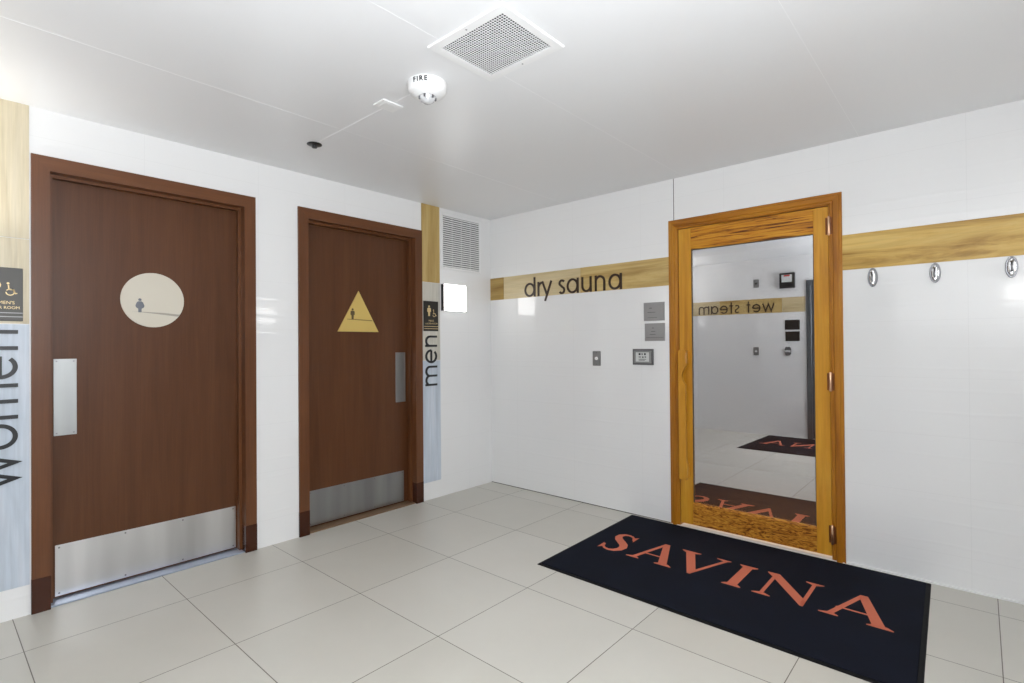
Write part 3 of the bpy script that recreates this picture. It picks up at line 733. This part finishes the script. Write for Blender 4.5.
# ------------------------------------------------------------------ SAVINA mats
MC = (2.35, -.60)
def savina(fr, w1):
    b = MB()
    P = lambda *pts: b.prism([(x-MC[0], y-MC[1]) for x, y in pts], fr, 0, w1)
    t, o = -.432, -.736                                   # cap line, base line
    # S
    sc = [(1.735,-.500),(1.722,-.462),(1.700,-.440),(1.672,-.432),(1.644,-.440),(1.626,-.466),(1.628,-.500),(1.650,-.535),(1.690,-.572),(1.726,-.608),(1.744,-.648),(1.740,-.690),(1.716,-.722),(1.684,-.733),(1.652,-.724),(1.628,-.698),(1.616,-.655)]
    wd = [.010,.014,.017,.020,.028,.036,.044,.050,.053,.051,.047,.040,.030,.020,.017,.014,.010]
    sx = [(1.680 + (x-1.680)*.96, -.584 + (y+.584)*.96) for x, y in sc]
    b.ribbon([(x-MC[0], y-MC[1]) for x, y in sx], wd, fr, 0, w1)
    P((1.716,-.470),(1.744,-.440),(1.746,-.530)); P((1.634,-.700),(1.610,-.728),(1.606,-.640))
    def A(l, ap, r, th):
        b_ = .02
        P((l+.024,o+.010),(l+.050,o+.010),(ap-.006,t-.02),(ap-.018,t+.004),(ap-.022,t+.004),(l+.030,o+.030))     # thin left leg
        P((ap-.022,t+.006),(ap+.010,t+.006),(r-.022,o+.012),(r-.074,o+.012),(ap-.026,t-.012))                 # thick right leg
        P((l-.006,o),(l+.074,o),(l+.074,o+.007),(l+.052,o+.022),(l+.030,o+.024),(l-.006,o+.007))                # feet
        P((r-.094,o),(r+.006,o),(r+.006,o+.007),(r-.020,o+.026),(r-.072,o+.024),(r-.094,o+.007))
        P((l+.046,o+.098),(r-.060,o+.098),(r-.064,o+.110),(l+.052,o+.110))
    A(1.818, 1.940, 2.086, .040)
    A(2.834, 2.974, 3.112, .040)
    # V
    P((2.060,t-.012),(2.116,t-.012),(2.216,o+.055),(2.208,o-.003),(2.190,o-.003))
    P((2.292,t-.012),(2.312,t-.012),(2.206,o-.003),(2.192,o+.02))
    P((2.036,t),(2.150,t),(2.150,t-.007),(2.124,t-.022),(2.062,t-.026),(2.036,t-.007))
    P((2.246,t),(2.326,t),(2.326,t-.007),(2.306,t-.022),(2.286,t-.022),(2.246,t-.007))
    # I
    P((2.399,t-.01),(2.449,t-.01),(2.449,o+.01),(2.399,o+.01))
    P((2.376,t),(2.472,t),(2.472,t-.007),(2.454,t-.024),(2.394,t-.024),(2.376,t-.007))
    P((2.376,o),(2.472,o),(2.472,o+.007),(2.454,o+.024),(2.394,o+.024),(2.376,o+.007))
    # N
    P((2.560,t-.02),(2.578,t-.04),(2.578,o+.01),(2.560,o+.01))
    P((2.528,o),(2.614,o),(2.614,o+.007),(2.584,o+.024),(2.554,o+.024),(2.528,o+.007))
    P((2.524,t),(2.584,t),(2.764,o+.058),(2.764,o-.004),(2.750,o-.004),(2.560,t-.050),(2.524,t-.007))
    P((2.746,o+.03),(2.764,o-.004),(2.764,t-.01),(2.746,t-.01))
    P((2.712,t),(2.796,t),(2.796,t-.007),(2.768,t-.024),(2.742,t-.024),(2.712,t-.007))
    return b
def mat_obj(label):
    r = empty('entrance_mat', (MC[0], MC[1], 0), label, 'mat', 'navy SAVINA entrance mats')
    q = [(1.460,-.024),(3.208,-.024),(3.247,-1.191),(1.480,-1.171)]
    fr = lambda u, v, w: (MC[0]+u, MC[1]+v, w)
    cen = Vector((sum(p[0] for p in q)/4, sum(p[1] for p in q)/4))
    inn = []
    for p in q:
        d = cen - Vector(p); inn.append((p[0]+.020*(1 if d.x > 0 else -1), p[1]+.020*(1 if d.y > 0 else -1)))
    b = MB(); n = 4
    vs = [(p[0], p[1], .0005) for p in q] + [(p[0]+.004*(cen.x-p[0])/.9, p[1]+.004*(cen.y-p[1])/.6, .004) for p in q] + [(p[0], p[1], .005) for p in inn]
    b.add(vs, [(k, (k+1) % 4, 4+(k+1) % 4, 4+k) for k in range(4)] + [(4+k, 4+(k+1) % 4, 8+(k+1) % 4, 8+k) for k in range(4)] + [(3,2,1,0)])
    b.build('rubber_border', M['mat_border'], r)
    b = MB(); b.add([(p[0], p[1], .003) for p in inn] + [(p[0]+.002*(1 if cen.x > p[0] else -1), p[1], .009) for p in inn], [(0,1,5,4),(1,2,6,5),(2,3,7,6),(3,0,4,7),(4,5,6,7)])
    b.build('pile', M['mat_pile'], r)
    savina(lambda u, v, w: (MC[0]+u, MC[1]+v, .0088+w), .0012).build('lettering', M['mat_red'], r)
    return r
m1 = mat_obj('navy mat with coral SAVINA letters in front of the sauna door')
m2 = copy_tree(m1); m2.location = (2.08, YF+.62, 0); m2.rotation_euler = (0, 0, PI)
m2['label'] = 'navy mat before the steam door, seen in the reflection'

# ------------------------------------------------------------------ light
def area(name, loc, rot, sx, sy, power, c=(1,1,1)):
    l = bpy.data.lights.new(name, 'AREA'); l.shape = 'RECTANGLE'; l.size = sx; l.size_y = sy; l.energy = power; l.color = c
    o = bpy.data.objects.new(name, l); o.location = loc; o.rotation_euler = rot; col.objects.link(o); return o
def aim(o, tgt):
    d = Vector(tgt)-o.location; o.rotation_euler = d.to_track_quat('-Z', 'Y').to_euler()
LC = (.93, .965, 1)
a1 = area('side_fill', (4.08, -3.5, 1.65), (0, PI/2, 0), 1.3, 1.4, 44, LC)  # unseen fill added at the right, no corridor opens here
a3 = area('ceiling_fill', (3.2, -3.35, 1.30), (PI,0,0), 1.4, 1.3, 42, LC)  # unseen upward fill added beside the camera to brighten the ceiling
a4 = area('sauna_fill', (2.3, .75, .9), (0,0,0), 1.2, .5, 16, (1,.8,.6))  # unseen warm fill added so brown shows through the glass
a5 = area('sconce_uplight', (.09, -3.62, 1.80), (PI,0,0), .06, .24, 4, (1,.98,.94))
w = bpy.data.worlds.new('world'); C.world = w; w.use_nodes = True
w.node_tree.nodes['Background'].inputs[0].default_value = (1,1,1,1); w.node_tree.nodes['Background'].inputs[1].default_value = .3

# ------------------------------------------------------------------ camera
cd = bpy.data.cameras.new('camera'); cam = bpy.data.objects.new('camera', cd); col.objects.link(cam)
cd.sensor_width = 36; cd.lens = 18.53691; cd.clip_start = .02
Fv = Vector((-.66380926,.74786971,.00694006)); Rv = Vector((.74783033,.66384553,-.00767445)); Uv = Vector((.0103466,-.0000956,.9999465))
mt = Matrix(((Rv.x, Uv.x, -Fv.x), (Rv.y, Uv.y, -Fv.y), (Rv.z, Uv.z, -Fv.z)))
cam.matrix_world = Matrix.Translation((3.41185, -3.550275, 1.270366)) @ mt.to_4x4()
C.camera = cam
C.view_settings.view_transform = 'Standard'; C.view_settings.look = 'None'; C.view_settings.gamma = 1
C.view_settings.use_curve_mapping = False; C.view_settings.exposure = 0.14
C.cycles.use_denoising = True
C.cycles.max_bounces = 12; C.cycles.diffuse_bounces = 8; C.cycles.glossy_bounces = 6
C.cycles.sample_clamp_indirect = 6
